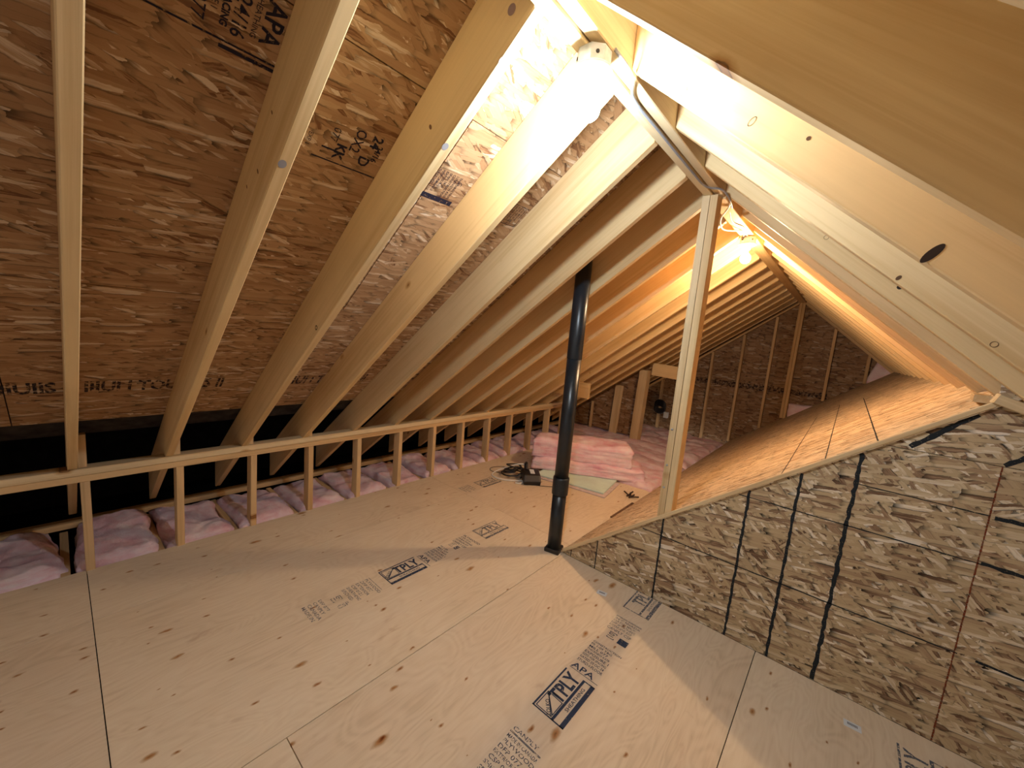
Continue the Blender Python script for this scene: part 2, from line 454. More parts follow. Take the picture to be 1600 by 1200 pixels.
# gable-end rafter and its top plates are with the gable wall
# short blocks standing on the plate beside the rafter heels
for k in (0, 1, 2, 3):
    y = k * SP + 0.030 + 0.038
    stickW('blocking', ceilL, MT['stud'], (-3.19, y, 0.613), (-3.19, y, 0.80), (1, 0, 0), 0.036, 0.05)

# ================================================================= RIGHT ROOF
XR = RX + 0.045
upR = Vector((SR, 0, CR))
def Rp(x, y, off=0.0): return Vector((x, y, RZR - PR * (x - RX))) + upR * off
W = frame(Rp(RX, 0, RD + 0.014), (0, 1, 0), (-CR, 0, SR), tuple(upR))
ceilR = link('ceiling_right', slab_me([(Y0B, 0.03), (Y0B, -3.55), (YG + .1, -3.55), (YG + .1, 0.03)], -0.004), MT['felt'])
ceilR.matrix_world = W
tag(ceilR, 'right roof slope of closely seen pale spruce rafters', 'ceiling', kind='structure')
bpy.context.view_layer.update()
sheath(ceilR, 1, [(-0.02, 1.10, 1.82), (1.10, 2.32, 0.6), (2.32, 3.52, 1.82)])
raftR = {}
for k in range(-4, 19):
    y = k * SP + 0.019 + 0.01
    xe = 1.9 if y < YW - 0.03 else 0.56
    raftR[k] = stickW('rafter', ceilR, MT['rafter'], Rp(XR, y), Rp(xe, y), upR, 0.038, RD, -RD * PR, -RD * PR)

# ================================================================= RIDGE
rb = empty('ridge_beam', (-0.705, 0.9, 2.41))
tag(rb, 'doubled ridge beam of two planks running from overhead to the post', 'beam')
child('ply', lumber_me(2.459 - Y0B, 0.043, 0.27), MT['pale'], rb, frame((-0.7285, Y0B, 2.401), (0, 1, 0), (-1, 0, 0), (0, 0, 1)))
me = lumber_me(2.459 - Y0B, 0.040, 0.262); me.materials.append(MT['pale'])
child('ply', me, None, rb, frame((-0.682, Y0B, 2.410), (0, 1, 0), (-1, 0, 0), (0, 0, 1)))
rb2 = link('ridge_board', lumber_me(YG - 2.462, 0.086, 0.26), MT['rafter'], None, frame((-0.703, 2.462, 2.401), (0, 1, 0), (-1, 0, 0), (0, 0, 1)))
tag(rb2, 'single ridge board running from the post to the far gable', 'board')

# ================================================================= FLOOR
floor = link('floor', slab_me([(-3.13, Y0B), (2.6, Y0B), (2.6, YW + 0.1), (-1.42, YW + 0.1), (-1.42, 4.30), (-3.13, 4.30)], 0.02), MT['dark'], None, Matrix.Translation((0, 0, -0.018)))
tag(floor, 'plywood attic floor of tan sheets printed with blue grade stamps', 'floor', kind='structure')
bpy.context.view_layer.update()
G = 0.0035
def ply(x0, x1, y0, y1):
    # local x along the sheet's long side (world y)
    o = (x0 + G/2, y0 + G/2, 0.0)
    me = slab_me([(0, 0), (y1 - y0 - G, 0), (y1 - y0 - G, -(x1 - x0 - G)), (0, -(x1 - x0 - G))], 0.0175)
    childW('plywood_sheet', me, MT['ply'], floor, frame(o, (0, 1, 0), (-1, 0, 0), (0, 0, 1)))
XA, XC, XB = -1.372, -0.150, -2.592
for x0, x1, ys in ((-3.13, XB, (Y0B, 0.06, 2.50, 4.30)), (XB, XA, (Y0B, 0.06, 2.50, 4.30)), (XA, XC, (Y0B, 0.50, YW)), (XC, 1.07, (Y0B, 1.0 - 1.9, 1.55 - 0.0, YW)), (1.07, 2.6, (Y0B, 0.3, YW))):
    if x0 == XC: ys = (Y0B, -0.6, YW)
    for a, b in zip(ys, ys[1:]): ply(x0, x1, a, b)

# ================================================================= KNEE WALL
KX = -3.116
knee = link('wall_left', lumber_me(4.95 + 1.9, 0.089, 0.038), MT['pale'], None, frame((KX - 0.0445, -1.9, 0.573), (0, 1, 0), (-1, 0, 0), (0, 0, 1)))
tag(knee, 'low stud knee wall with doubled top plate under the left rafters', 'wall', kind='structure')
bpy.context.view_layer.update()
me = lumber_me(4.93 + 1.9, 0.0885, 0.0375); me.materials.append(MT['stud']) if not me.materials else None
childW('top_plate', me, None, knee, frame((KX - 0.0450, -1.9, 0.534), (0, 1, 0), (-1, 0, 0), (0, 0, 1)))
for k in range(-4, 13):
    y = 0.078 + k * SP + random.uniform(-.006, .006)
    stickW('stud', knee, MT['stud'], (KX - 0.0005, y, -0.02), (KX - 0.0005 + random.uniform(-.004, .0), y + random.uniform(-.004, .004), 0.534), (-1, 0, 0), 0.038, 0.088)

# floor framing behind the knee wall: outer plate and joists
op = link('trim_1', lumber_me(6.2 + 1.9, 0.09, 0.038), MT['stud'], None, frame((-3.83, -1.9, 0.0), (0, 1, 0), (-1, 0, 0), (0, 0, 1)))
tag(op, 'outer wall plate under the rafter tails behind the knee wall', 'plate', kind='structure')
bpy.context.view_layer.update()
for k in range(-4, 19):
    y = -0.02 + k * SP
    if y < 4.25: xa, xb = -3.10, -3.79
    else: xa, xb = -1.45, -3.79
    childW('joist', lumber_me(xa - xb, 0.038, 0.20), MT['stud'], op, frame((xb, y, -0.215), (1, 0, 0), (0, 1, 0), (0, 0, 1)))

# added enclosure beyond the eaves, near-black so the void reads as darkness
void = link('wall_eave_shade', box_me(-6.0, -5.9, Y0B, YG + .1, -1.0, 1.3), MT['dark'])
tag(void, 'added black boarding deep behind the eaves, coloured as darkness', 'wall', kind='structure')
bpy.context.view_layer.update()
childW('deck', box_me(-6.0, -3.06, Y0B, YG + .1, 1.12, 1.14), MT['dark'], void, I4)  # added lid and bottom of the void, same painted darkness
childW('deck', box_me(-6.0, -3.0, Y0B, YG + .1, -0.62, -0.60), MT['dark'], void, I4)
childW('shade_end_board', box_me(-6.0, -3.25, Y0B - .03, Y0B, -0.9, 1.14), MT['dark'], void, I4)  # added to keep the background light out of the void
childW('shade_end_board', box_me(-6.0, -3.9, YG - .02, YG + .1, -0.9, 1.14), MT['dark'], void, I4)

# ================================================================= NEAR OSB WALL (triangle) AND SLOPING DECK
def XZ(x, z): return (x, z)
topx = 2.3
wallR = link('wall_right', prism_me([(-1.36, -0.0), (2.6, 0.0), (2.6, 0.3), (0.9, 1.5), (0.62, zslope(.62) - .02)], YW + 0.02, YW + 0.045), MT['felt'])
tag(wallR, 'triangular strand board wall ruled with black marker lines', 'wall', kind='structure')
bpy.context.view_layer.update()
def wpanel(poly):
    childW('osb_panel', prism_me(poly_local(poly), 0, 0.011), MT['wall'], wallR, Matrix.Translation((0, YW + 0.002, 0)))
def poly_local(p): return p
# panel meshes keep local x,y as their face so that the strand texture lies in the face
def face_panel(name, poly, parent, m, org, xdir, ydir, t=0.011):
    z = Vector(xdir).cross(Vector(ydir))
    return childW(name, slab_me(poly, t), m, parent, frame(org, xdir, ydir, z))
zt = lambda x: zslope(x) - 0.002
def zr_(x): return min(zroof(x) + RD / CA, 5)
xs = -0.7165; g2 = 0.0022
face_panel('osb_panel', [(-1.388, 0.001), (xs - g2, 0.001), (xs - g2, zt(xs))], wallR, MT['wall'], (0, YW, 0), (1, 0, 0), (0, 0, 1))
x122 = SX + (1.2195 + .002) / SK
face_panel('osb_panel', [(xs, 0.001), (.503 - g2, 0.001), (.503 - g2, 1.2185), (x122, 1.2185), (xs, zt(xs))], wallR, MT['wall'], (0, YW, 0), (1, 0, 0), (0, 0, 1))
face_panel('osb_panel', [(.503, 0.001), (1.722, 0.001), (1.722, 0.86), (1.24, 1.2185), (.503, 1.2185)], wallR, MT['wall'], (0, YW, 0), (1, 0, 0), (0, 0, 1))
face_panel('osb_panel', [(x122 + .004, 1.221), (1.24, 1.221), (.62, zroof(.62) + .22), (.45, zroof(.45) + .22), (.45, zt(.45))], wallR, MT['wall'], (0, YW, 0), (1, 0, 0), (0, 0, 1))
# marker lines
def line_me(pts, w, jit=0.002, n=None, wj=0.25, seed=0):
    rnd = random.Random(seed)
    bm = bmesh.new(); L = []; 
    P = [Vector(p) for p in pts]; tot = []
    for a, b in zip(P, P[1:]):
        m = max(2, int((b - a).length / 0.02))
        for i in range(m): tot.append(a.lerp(b, i / m))
    tot.append(P[-1])
    for i, p in enumerate(tot):
        t = (tot[min(i+1, len(tot)-1)] - tot[max(i-1, 0)]).normalized(); nn = Vector((-t.y, t.x))
        ww = w * (1 + rnd.uniform(-wj, wj)) / 2; o = rnd.uniform(-jit, jit)
        q = p + nn * o
        L.append((bm.verts.new((q.x + nn.x*ww, q.y + nn.y*ww, 0)), bm.verts.new((q.x - nn.x*ww, q.y - nn.y*ww, 0))))
    for a, b in zip(L, L[1:]): bm.faces.new((a[0], a[1], b[1], b[0]))
    return mesh_of(bm, 'line')
WM = frame((0, YW - 0.0009, 0), (1, 0, 0), (0, 0, 1), (0, -1, 0))
for i, (pts, wd, j, mk) in enumerate([
    ([(-1.12, 0.002), (-1.118, zt(-1.118) - .005)], 0.007, 0.001, 'marker'),
    ([(-1.315, 0.002), (-1.313, zt(-1.313) - .004)], 0.005, 0.001, 'marker'),
    ([(-0.714, 0.002), (-0.711, zt(-.711) - .004)], 0.010, 0.0015, 'marker'),
    ([(-0.304, 0.002), (-0.300, zt(-.30) - .004)], 0.012, 0.002, 'marker'),
    ([(-0.104, 0.002), (-0.099, zt(-.10) - .004)], 0.013, 0.002, 'marker'),
    ([(0.092, 0.004), (0.102, zt(.10) - .004)], 0.016, 0.003, 'marker'),
    ([(-0.83, 0.418), (0.10, 0.417), (0.51, 0.421)], 0.0055, 0.0008, 'marker'),
    ([(-0.345, 0.812), (0.51, 0.818)], 0.005, 0.0008, 'marker'),
    ([(0.11, 1.02), (0.503, 1.018)], 0.0045, 0.0008, 'marker'),
    ([(0.51, 0.822), (0.75, 0.812)], 0.016, 0.002, 'marker'),
    ([(0.515, 1.015), (0.75, 1.02)], 0.015, 0.002, 'marker'),
    ([(0.56, 0.42), (1.0, 0.415)], 0.010, 0.0015, 'marker'),
    ([(0.66, 0.62), (1.0, 0.70)], 0.008, 0.0015, 'marker'),
    ([(0.245, 1.232), (0.41, 1.408)], 0.020, 0.002, 'marker'),
    ([(0.506, 1.224), (0.66, 1.375)], 0.018, 0.002, 'marker'),
    ([(0.5015, 0.002), (0.5015, 1.218)], 0.005, 0.0005, 'red'),
    ([(-1.00, 0.25), (-0.998, zt(-1.0) - .006)], 0.003, 0.0005, 'red'),
    ]):
    childW('marker_line', line_me(pts, wd, j, seed=i), MT[mk], wallR, WM)

# the sloping deck
sdir = Vector((1, 0, SK)).normalized(); sn = Vector((-SK, 0, 1)).normalized()
Ls = (0.66 - SX) * math.hypot(1, SK)
WS = frame((SX, 0, 0), tuple(-Vector((0, 1, 0))), tuple(sdir), tuple(Vector((0, -1, 0)).cross(sdir)))
deck = link('wall_sloping', slab_me([(SX, YW + .06), (0.6, YW + .06), (0.6, YG), (SX, YG)], 0.004), MT['felt'])
deck.data.clear_geometry()
bm = bmesh.new()
vs = []
for x, y in ((SX, YW + .06), (0.62, YW + .06), (0.62, YG), (SX, YG)):
    vs.append((bm.verts.new((x, y, zslope(x) - .004)), bm.verts.new((x, y, zslope(x) - .012))))
bm.faces.new([v[0] for v in vs]); bm.faces.new([v[1] for v in vs][::-1])
for i in range(4):
    a, b = vs[i], vs[(i + 1) % 4]; bm.faces.new((a[0], a[1], b[1], b[0]))
bmesh.ops.recalc_face_normals(bm, faces=bm.faces)
bm.to_mesh(deck.data); bm.free()
tag(deck, 'orange lit sloping strand board deck rising from the floor to the right rafters', 'wall', kind='structure')
bpy.context.view_layer.update()
zdir = Vector((0, 1, 0)).cross(sdir)
nd = Vector((-SK, 0, 1)).normalized()
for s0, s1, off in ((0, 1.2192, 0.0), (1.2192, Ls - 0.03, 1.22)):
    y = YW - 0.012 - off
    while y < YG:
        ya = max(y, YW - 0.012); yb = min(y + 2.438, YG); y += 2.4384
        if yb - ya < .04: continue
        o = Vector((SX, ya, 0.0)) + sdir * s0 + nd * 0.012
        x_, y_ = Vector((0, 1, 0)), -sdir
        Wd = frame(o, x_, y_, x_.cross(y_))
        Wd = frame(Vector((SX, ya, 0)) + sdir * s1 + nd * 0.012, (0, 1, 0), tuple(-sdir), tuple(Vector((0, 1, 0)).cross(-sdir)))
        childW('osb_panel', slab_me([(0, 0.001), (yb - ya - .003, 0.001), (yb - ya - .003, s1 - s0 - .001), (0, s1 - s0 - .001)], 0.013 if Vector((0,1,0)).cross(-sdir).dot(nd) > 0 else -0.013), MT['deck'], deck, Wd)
# pale edge strip along the near edge of the deck
stickW('edge_strip', deck, MT['pale'], Vector((SX + .02, YW - 0.009, 0.018)), Vector((0.47, YW - 0.009, zslope(.47) + 0.002)), nd, 0.012, 0.022)
# chalk lines on the deck
for x, ye, wd in ((-0.175, 5.2, .005), (-0.015, 5.6, .005), (0.155, 5.2, .006)):
    z_ = zslope(x)
    p = Vector((x, YW + .0, z_)) + nd * 0.0135
    childW('chalk_line', line_me([(0, 0), (ye - YW, 0)], wd, 0.0006, seed=int(x*99)), MT['marker'], deck, frame(p, (0, 1, 0), tuple(sdir), tuple(Vector((0, 1, 0)).cross(sdir))))
# blocks that close the corner where the deck meets the right rafters
tb = link('trim_2', lumber_me(.14, 0.06, 0.038), MT['pale'], None, frame((0.43, YW - 0.02, 1.462), (0.93, 0, -0.36), (0, 1, 0), (.36, 0, .93)))
tag(tb, 'short pale block where sloping deck meets the right rafters', 'block', kind='structure')
tb2 = link('trim_3', lumber_me(.16, 0.05, 0.03), MT['pale'], None, frame((0.42, YW + 0.05, 1.452), (0.1, 1, 0.02), (-1, .1, 0), (0, 0, 1)))
tag(tb2, 'pale lath end on the top corner of the sloping deck', 'block', kind='structure')

# ================================================================= GABLE
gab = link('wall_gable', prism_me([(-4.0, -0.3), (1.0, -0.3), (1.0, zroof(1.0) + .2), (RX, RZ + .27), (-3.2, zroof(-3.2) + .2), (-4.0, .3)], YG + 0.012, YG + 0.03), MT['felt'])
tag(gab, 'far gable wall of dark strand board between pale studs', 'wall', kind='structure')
bpy.context.view_layer.update()
gx = [-4.0, RX - 2.44, RX - 1.22, RX, RX + 1.22]
def gpan(x0, x1, z0, z1):
    def top(x): return zroof(x) + RD / CA - .01
    pts = [(x0 + .002, z0 + .002), (x1 - .002, z0 + .002)]
    if min(z1, top(x1)) <= z0 and min(z1, top(x0)) <= z0: return
    r = []
    n = 12
    for i in range(n + 1):
        x = x1 - .002 + (x0 - x1 + .004) * i / n
        z = min(z1 - .002, top(x))
        if z > z0 + .003: r.append((x, z))
    if len(r) < 2: return
    pts = ([(r[-1][0], z0 + .002)] + [(r[0][0], z0 + .002)]) + r
    face_panel('osb_panel', pts, gab, MT['gable'], (0, YG, 0), (1, 0, 0), (0, 0, 1))
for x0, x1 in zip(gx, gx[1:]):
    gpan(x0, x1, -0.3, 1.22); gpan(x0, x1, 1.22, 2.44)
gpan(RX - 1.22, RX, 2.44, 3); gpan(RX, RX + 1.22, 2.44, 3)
for x in (-2.69, -2.28, -1.87, -1.42, -1.0, -0.24, 0.19):
    zb = max(-0.05, zslope(x) + .03)
    stickW('stud', gab, MT['stud'], (x, YG - 0.001, zb), (x, YG - 0.001, zroof(x) - 0.03), (0, -1, 0), 0.038, 0.089)
for dx in (-0.02, 0.02):
    stickW('stud', gab, MT['stud'], (-0.70 + dx, YG - 0.001, zslope(-.7) + .03), (-0.70 + dx, YG - .001, 2.41), (0, -1, 0), 0.038, 0.12)
for sgn, xe in ((-1, -3.3), (1, 0.5)):
    a = Vector((RX + sgn * .03, YG - .05, zroof(RX + .03) - 0.04)); b = Vector((xe, YG - .05, zroof(xe) - .04))
    stickW('top_plate', gab, MT['stud'], a, b, (0, 0, 1), 0.089, 0.038)
# dark row of print along the gable
childW('printed_row', line_me([(-3.0, 1.0), (-0.2, 1.0)], 0.09, 0.006, seed=3, wj=.4), mat_ink('gable_ink', (0.02, 0.012, 0.015), 0.46, 30), gab, frame((0, YG - .0008, 0), (1, 0, 0), (0, 0, 1), (0, -1, 0)))

# partition with two tall studs under the left rafters
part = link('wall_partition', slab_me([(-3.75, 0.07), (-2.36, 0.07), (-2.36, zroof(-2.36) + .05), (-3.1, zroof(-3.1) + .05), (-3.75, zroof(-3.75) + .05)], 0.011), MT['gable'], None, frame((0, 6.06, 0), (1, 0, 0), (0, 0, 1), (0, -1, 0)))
tag(part, 'brown strand board partition with two tall studs below the far left rafters', 'wall', kind='structure')
bpy.context.view_layer.update()
stickW('stud', part, MT['pale'], (-2.82, 5.99, 0.0), (-2.79, 5.99, zroof(-2.79) - .01), (0, 1, 0), 0.13, 0.04)
stickW('stud', part, MT['pale'], (-2.41, 5.90, 0.0), (-2.38, 5.90, zroof(-2.38) - .01), (0, 1, 0), 0.13, 0.14)
stickW('stud', part, MT['stud'], (-3.25, 6.0, 0.0), (-3.25, 6.0, zroof(-3.25) - .01), (0, 1, 0), 0.038, 0.04)

def plank(name, p0, p1, up, w, d, label, m='rafter'):
    o = stick(name, None, MT[m], p0, p1, up, w, d)
    return tag(o, label, 'plank')
plank('plank', (-3.02, 4.45, 0.80), (-2.47, 4.45, 0.80), (0, 0, 1), 0.038, 0.20, 'short pale plank nailed across the rafters just right of the black pipe')
plank('plank', (-2.28, 5.98, 1.10), (-1.90, 5.98, 1.08), (0, 0, 1), 0.038, 0.19, 'short plank nailed under the rafters above the taller far stud')

# ================================================================= POST
post = empty('post', (-0.715, 2.415, zslope(-.715) + .015))
tag(post, 'pale doubled stud post standing on the sloping deck under the ridge', 'post')
def ply_post(x0, x1, dy):
    zb0, zb1 = zslope(x0) + 0.016, zslope(x1) + 0.016
    me = prism_me([(x0, zb0), (x1, zb1), (x1, 2.400), (x0, 2.400)], YW - 0.002 + dy, YW + 0.087 + dy)
    # remap so that the stick's length is local x
    me.transform(frame((0, 0, 0), (0, 0, 1), (1, 0, 0), (0, 1, 0)).inverted())
    return me
for x0, x1, dy in ((-0.7535, -0.716, 0), (-0.7135, -0.676, 0.002)):
    me = ply_post(x0, x1, dy)
    child('ply', me, MT['pale'], post, frame((0, 0, 0), (0, 0, 1), (1, 0, 0), (0, 1, 0)))
# nail heads
for z in (0.72, 0.86, 1.08):
    child('nail', lathe_me([(0, 0.003), (0.006, 0.003), (0.007, 0)], 10), MT['metal'], post, frame((-0.738, YW - 0.0025, z), (1, 0, 0), (0, 0, 1), (0, -1, 0)))

# ================================================================= VENT PIPE
px, py = -1.447, 2.345
pipe = empty('vent_pipe', (px, py, 0))
tag(pipe, 'glossy black plastic vent pipe rising from the floor through the left roof', 'pipe')
WP = Matrix.Translation((px, py, 0))
child('pipe_section', lathe_me([(0.050, 0.0), (0.050, 0.47)], 32), MT['abs'], pipe, WP)
child('pipe_section', lathe_me([(0.050, 0.50), (0.050, 1.42)], 32), MT['abs'], pipe, WP)
child('pipe_section', lathe_me([(0.0505, 1.42), (0.0525, 1.425), (0.0525, 2.11)], 32), MT['abs'], pipe, WP)
child('coupling', lathe_me([(0.051, 0.44), (0.058, 0.44), (0.0585, 0.445), (0.0585, 0.555), (0.057, 0.565), (0.051, 0.567)], 32), MT['abs'], pipe, WP)
child('floor_collar', box_me(-0.056, 0.056, -0.056, 0.056, 0.0, 0.03, 0.004, 1), MT['blackp'], pipe, WP @ Matrix.Rotation(0.25, 4, 'Z'))

# ================================================================= LAMPS
def lamp(name, loc, label, bm_, warm):
    x, y, z = loc
    t = empty(name, (x, y, z - 0.005)); tag(t, label, 'lamp')
    T = Matrix.Translation((x, y, z))
    b = child('junction_box', lathe_me([(0.0, 0.010), (0.052, 0.010), (0.052, -0.032), (0.049, -0.034), (0, -0.034)], 8, smooth=False), MT['metal'], t, T @ Matrix.Rotation(math.pi/8, 4, 'Z'))
    for a in (0.3, 1.9, 3.6, 5.1):
        o = link('screw', lathe_me([(0, .002), (.005, .002), (.006, 0)], 8), MT['blackp']); o.parent = b
        o.matrix_local = frame((0.0485 * math.cos(a), 0.0485 * math.sin(a), -0.012), (-math.sin(a), math.cos(a), 0), (0, 0, 1), (math.cos(a), math.sin(a), 0))
    child('lampholder', lathe_me([(0, -0.034), (0.056, -0.034), (0.060, -0.038), (0.058, -0.046), (0.040, -0.054), (0.024, -0.060), (0.021, -0.078), (0.017, -0.079), (0, -0.079)], 32), MT['porcelain'], t, T)
    child('bulb_base', lathe_me([(0, -.079), (0.0135, -.079), (0.0135, -.088), (0.016, -.100), (0.020, -0.106), (0, -.106)], 24), MT['porcelain'], t, T)
    prof = [(0, -0.1055), (0.018, -0.1055)] + [(0.0355 * math.sin(math.radians(a)), -0.140 + 0.0355 * math.cos(math.radians(a))) for a in range(36, 180, 14)] + [(0, -0.1755)]
    child('bulb', lathe_me(prof, 14), MT[bm_], t, T)
    return t
lamp('ceiling_lamp', LAMP1, 'nearer bare bulb on a metal box under the ridge beam, cool white glow', 'bulb1', False)
lamp('ceiling_lamp', LAMP2, 'farther bare bulb under the ridge beyond the post, warm orange glow', 'bulb2', True)

def cable(name, pts, r, m, label):
    o = link(name, tube_me(smooth_path(pts), r), MT[m]); return tag(o, label, 'cable')
cable('cable', [(-0.66, 1.11, 2.415), (-0.652, 1.22, 2.395), (-0.70, 1.34, 2.398), (-0.704, 1.6, 2.397), (-0.706, 2.0, 2.396), (-0.70, 2.22, 2.396), (-0.655, 2.33, 2.408), (-0.640, 2.40, 2.40), (-0.640, 2.50, 2.39), (-0.66, 2.62, 2.398)], 0.005, 'cableg', 'grey cable from the nearer lamp box along the beam to the post')
cable('cable', [(-0.64, 2.50, 2.398), (-0.675, 2.60, 2.395), (-0.735, 2.70, 2.365), (-0.76, 2.86, 2.35), (-0.745, 3.02, 2.375), (-0.71, 3.12, 2.395), (-0.70, 3.24, 2.40), (-0.70, 3.30, 2.40)], 0.005, 'cablew', 'white cable drooping left from the post toward the farther lamp')
cable('cable', [(-0.65, 2.48, 2.42), (-0.69, 2.7, 2.405), (-0.715, 2.9, 2.40), (-0.68, 3.05, 2.398), (-0.70, 3.2, 2.405), (-0.73, 3.30, 2.39)], 0.004, 'cableg', 'grey cable lying against the ridge board before the farther lamp')

# ================================================================= INSULATION
def batt_me(L, Wd, H, seed, amp=0.02, rnd=0.05, nx=36, ny=20, nz=6, layer=0.006):
    """soft block: x -L/2..L/2, y -W/2..W/2, z 0..H"""
    bm = bmesh.new()
    vs = {}
    def P(i, j, k):
        u, v, t = i / nx * 2 - 1, j / ny * 2 - 1, k / nz
        x, y, z = u * L / 2, v * Wd / 2, t * H
        # rounded upper edges
        ex = max(0, abs(x) - (L/2 - rnd)) / rnd; ey = max(0, abs(y) - (Wd/2 - rnd)) / rnd
        z -= t * min(1, ex*ex + ey*ey) * min(rnd, H*.5) * 0.7
        q = Vector((x * 4 + seed * 7.3, y * 4, z * 6 + seed))
        d = noise.noise_vector(q) * amp + noise.noise_vector(q * 3.1) * amp * 0.45 + noise.noise_vector(q * 8) * amp * 0.18
        lay = noise.noise(Vector((seed * 3.1 + x * 1.5, y * 1.5, z * 45))) * layer
        x += d.x + (lay * (1 if u > 0 else -1) if abs(u) > .98 else 0); y += d.y + (lay * (1 if v > 0 else -1) if abs(v) > .98 else 0)
        z += d.z * t * 1.3
        return (x, y, max(0, z))
    for i in range(nx + 1):
        for j in range(ny + 1):
            for k in range(nz + 1):
                if i in (0, nx) or j in (0, ny) or k in (0, nz): vs[i, j, k] = bm.verts.new(P(i, j, k))
    for i in range(nx):
        for j in range(ny):
            bm.faces.new((vs[i,j,nz], vs[i+1,j,nz], vs[i+1,j+1,nz], vs[i,j+1,nz])); bm.faces.new((vs[i,j,0], vs[i,j+1,0], vs[i+1,j+1,0], vs[i+1,j,0]))
    for i in range(nx):
        for k in range(nz):
            for j in (0, ny): bm.faces.new((vs[i,j,k], vs[i+1,j,k], vs[i+1,j,k+1], vs[i,j,k+1]))
    for j in range(ny):
        for k in range(nz):
            for i in (0, nx): bm.faces.new((vs[i,j,k], vs[i,j+1,k], vs[i,j+1,k+1], vs[i,j,k+1]))
    return mesh_of(bm, 'batt', True)
ordn = ['first', 'second', 'third', 'fourth', 'fifth', 'sixth', 'seventh', 'eighth', 'ninth', 'tenth', 'eleventh', 'twelfth', 'thirteenth']
n_ = 0
for k in range(-2, 11):
    yc = -0.02 + (k + .5) * SP
    L = 0.62; H = 0.195 + random.uniform(-.01, .03); xc = -3.135 - L/2; wd = 0.355; z0 = -0.17
    rot = random.uniform(-.03, .03)
    if k == -1: L = .66; xc = -3.16 - L/2; rot = 0.12; H = .20
    if k == 0: wd = 0.34; yc += .02; H = 0.235
    o = link('insulation_batt', batt_me(L, wd, H, k + 20, 0.028, 0.06), MT['pink'], None, Matrix.Translation((xc, yc, z0)) @ Matrix.Rotation(rot, 4, 'Z'))
    vis = k + 1
    if vis < 0: lab = 'pink fibreglass batt cut off by the left edge of the photo, behind the knee wall'
    else: lab = 'pink fibreglass batt behind the knee wall, %s counting from the left edge' % ordn[vis]
    tag(o, lab, 'insulation', 'pink batts in the joist bays behind the knee wall')
# far field beyond the plywood
for i, k in enumerate(range(10, 18)):
    yc = -0.02 + (k + .5) * SP
    if k == 10: yc += 0.03
    wd = 0.375 if k < 18 else 0.30
    if yc + wd/2 > YG: continue
    x0 = -3.70 if k > 10 else -1.80
    L = -1.40 - x0; 
    o = link('insulation_batt', batt_me(L, wd, 0.24, k + 50, 0.035, 0.07, 70, 14, 5), MT['pink'], None, Matrix.Translation((x0 + L/2, yc, -0.19)))
    if k > 10: lab = 'pink batt lying across the far joists, %s row past the plywood edge' % ordn[i]
    else: lab = 'pink batt lying across the joists against the plywood edge, behind the batt pile'
    tag(o, lab, 'insulation', 'pink batts in the far joist bays')
# stuffed bits at the gable
o = link('insulation_batt', batt_me(0.38, 0.34, 0.09, 91, 0.015, 0.03), MT['pink'], None, frame((-0.46, YG - .002, 0.66), (1, 0, 0.05), (-.05, 0, 1), (0, -1, 0)))
tag(o, 'pink batt stuffed low against the gable beside the doubled centre stud', 'insulation')
o = link('insulation_batt', batt_me(0.34, 0.34, 0.09, 92, 0.015, 0.03), MT['pink'], None, frame((0.40, YG - .002, 1.40), (1, 0, -.3), (.3, 0, 1), (0, -1, 0)))
tag(o, 'pink batt stuffed in the right corner of the gable above the deck', 'insulation')
# loose batt pile on the floor
ang = math.atan2(0.66, 1.10)
def pile(L, wd, H, z0, cx, cy, seed, label, a=ang):
    o = link('insulation_batt', batt_me(L, wd, H, seed, 0.020, 0.05, 60, 20, 12, 0.012), MT['pink2'], None, Matrix.Translation((cx, cy, z0)) @ Matrix.Rotation(a, 4, 'Z'))
    return tag(o, label, 'insulation', 'loose batts piled on the plywood')
def pc(s, d):   # s along the pile's front edge from its left end, d behind it
    return (-2.60 + s * math.cos(ang) - d * math.sin(ang), 3.54 + s * math.sin(ang) + d * math.cos(ang))
c0 = pc(0.63, .20); pile(1.25, 0.40, 0.135, 0.035, c0[0], c0[1], 31, 'lower loose pink batt of the pile lying on the green board')
c1 = pc(0.55, .23); pile(1.12, 0.38, 0.215, 0.165, c1[0], c1[1], 35, 'upper thicker loose pink batt of the pile behind the black pipe')

# ================================================================= BOARDS, ADAPTER, SCRAPS
gb = link('drywall_offcut', box_me(0, .78, 0, .52, 0, .013, .002, 1), MT['green'], None, Matrix.Translation((-2.46, 3.44, 0.017)) @ Matrix.Rotation(0.17, 4, 'Z'))
tag(gb, 'pale green board offcut lying on the plywood under the pink batts', 'board')
gb2 = link('foam_board', box_me(0, .80, 0, .5, 0, .012, .002, 1), MT['foil'], None, Matrix.Translation((-2.44, 3.405, 0.002)) @ Matrix.Rotation(0.15, 4, 'Z'))
tag(gb2, 'pinkish white board strip showing beneath the green offcut', 'board')

ad = empty('power_unit', (-2.42, 3.30, 0)); tag(ad, 'black plastic power unit with a white sticker on the floor beside the cords', 'charger')
TA = Matrix.Translation((-2.42, 3.29, 0.002)) @ Matrix.Rotation(-0.75, 4, 'Z') @ Matrix.Diagonal((1.15, 1.5, 1.35, 1))
bm = bmesh.new()
pr = [(-.13, 0), (.13, 0), (.14, .03), (.10, .075), (-.02, .085), (-.12, .06)]
a = [bm.verts.new((x, -.06, z)) for x, z in pr]; b = [bm.verts.new((x, .06, z)) for x, z in pr]
bm.faces.new(a); bm.faces.new(b[::-1])
for i in range(6): bm.faces.new((a[i], b[i], b[(i+1) % 6], a[(i+1) % 6]))
bmesh.ops.recalc_face_normals(bm, faces=bm.faces)
bmesh.ops.bevel(bm, geom=bm.edges[:], offset=.010, segments=3, affect='EDGES', profile=.6)
child('casing', mesh_of(bm), MT['blackp'], ad, TA)
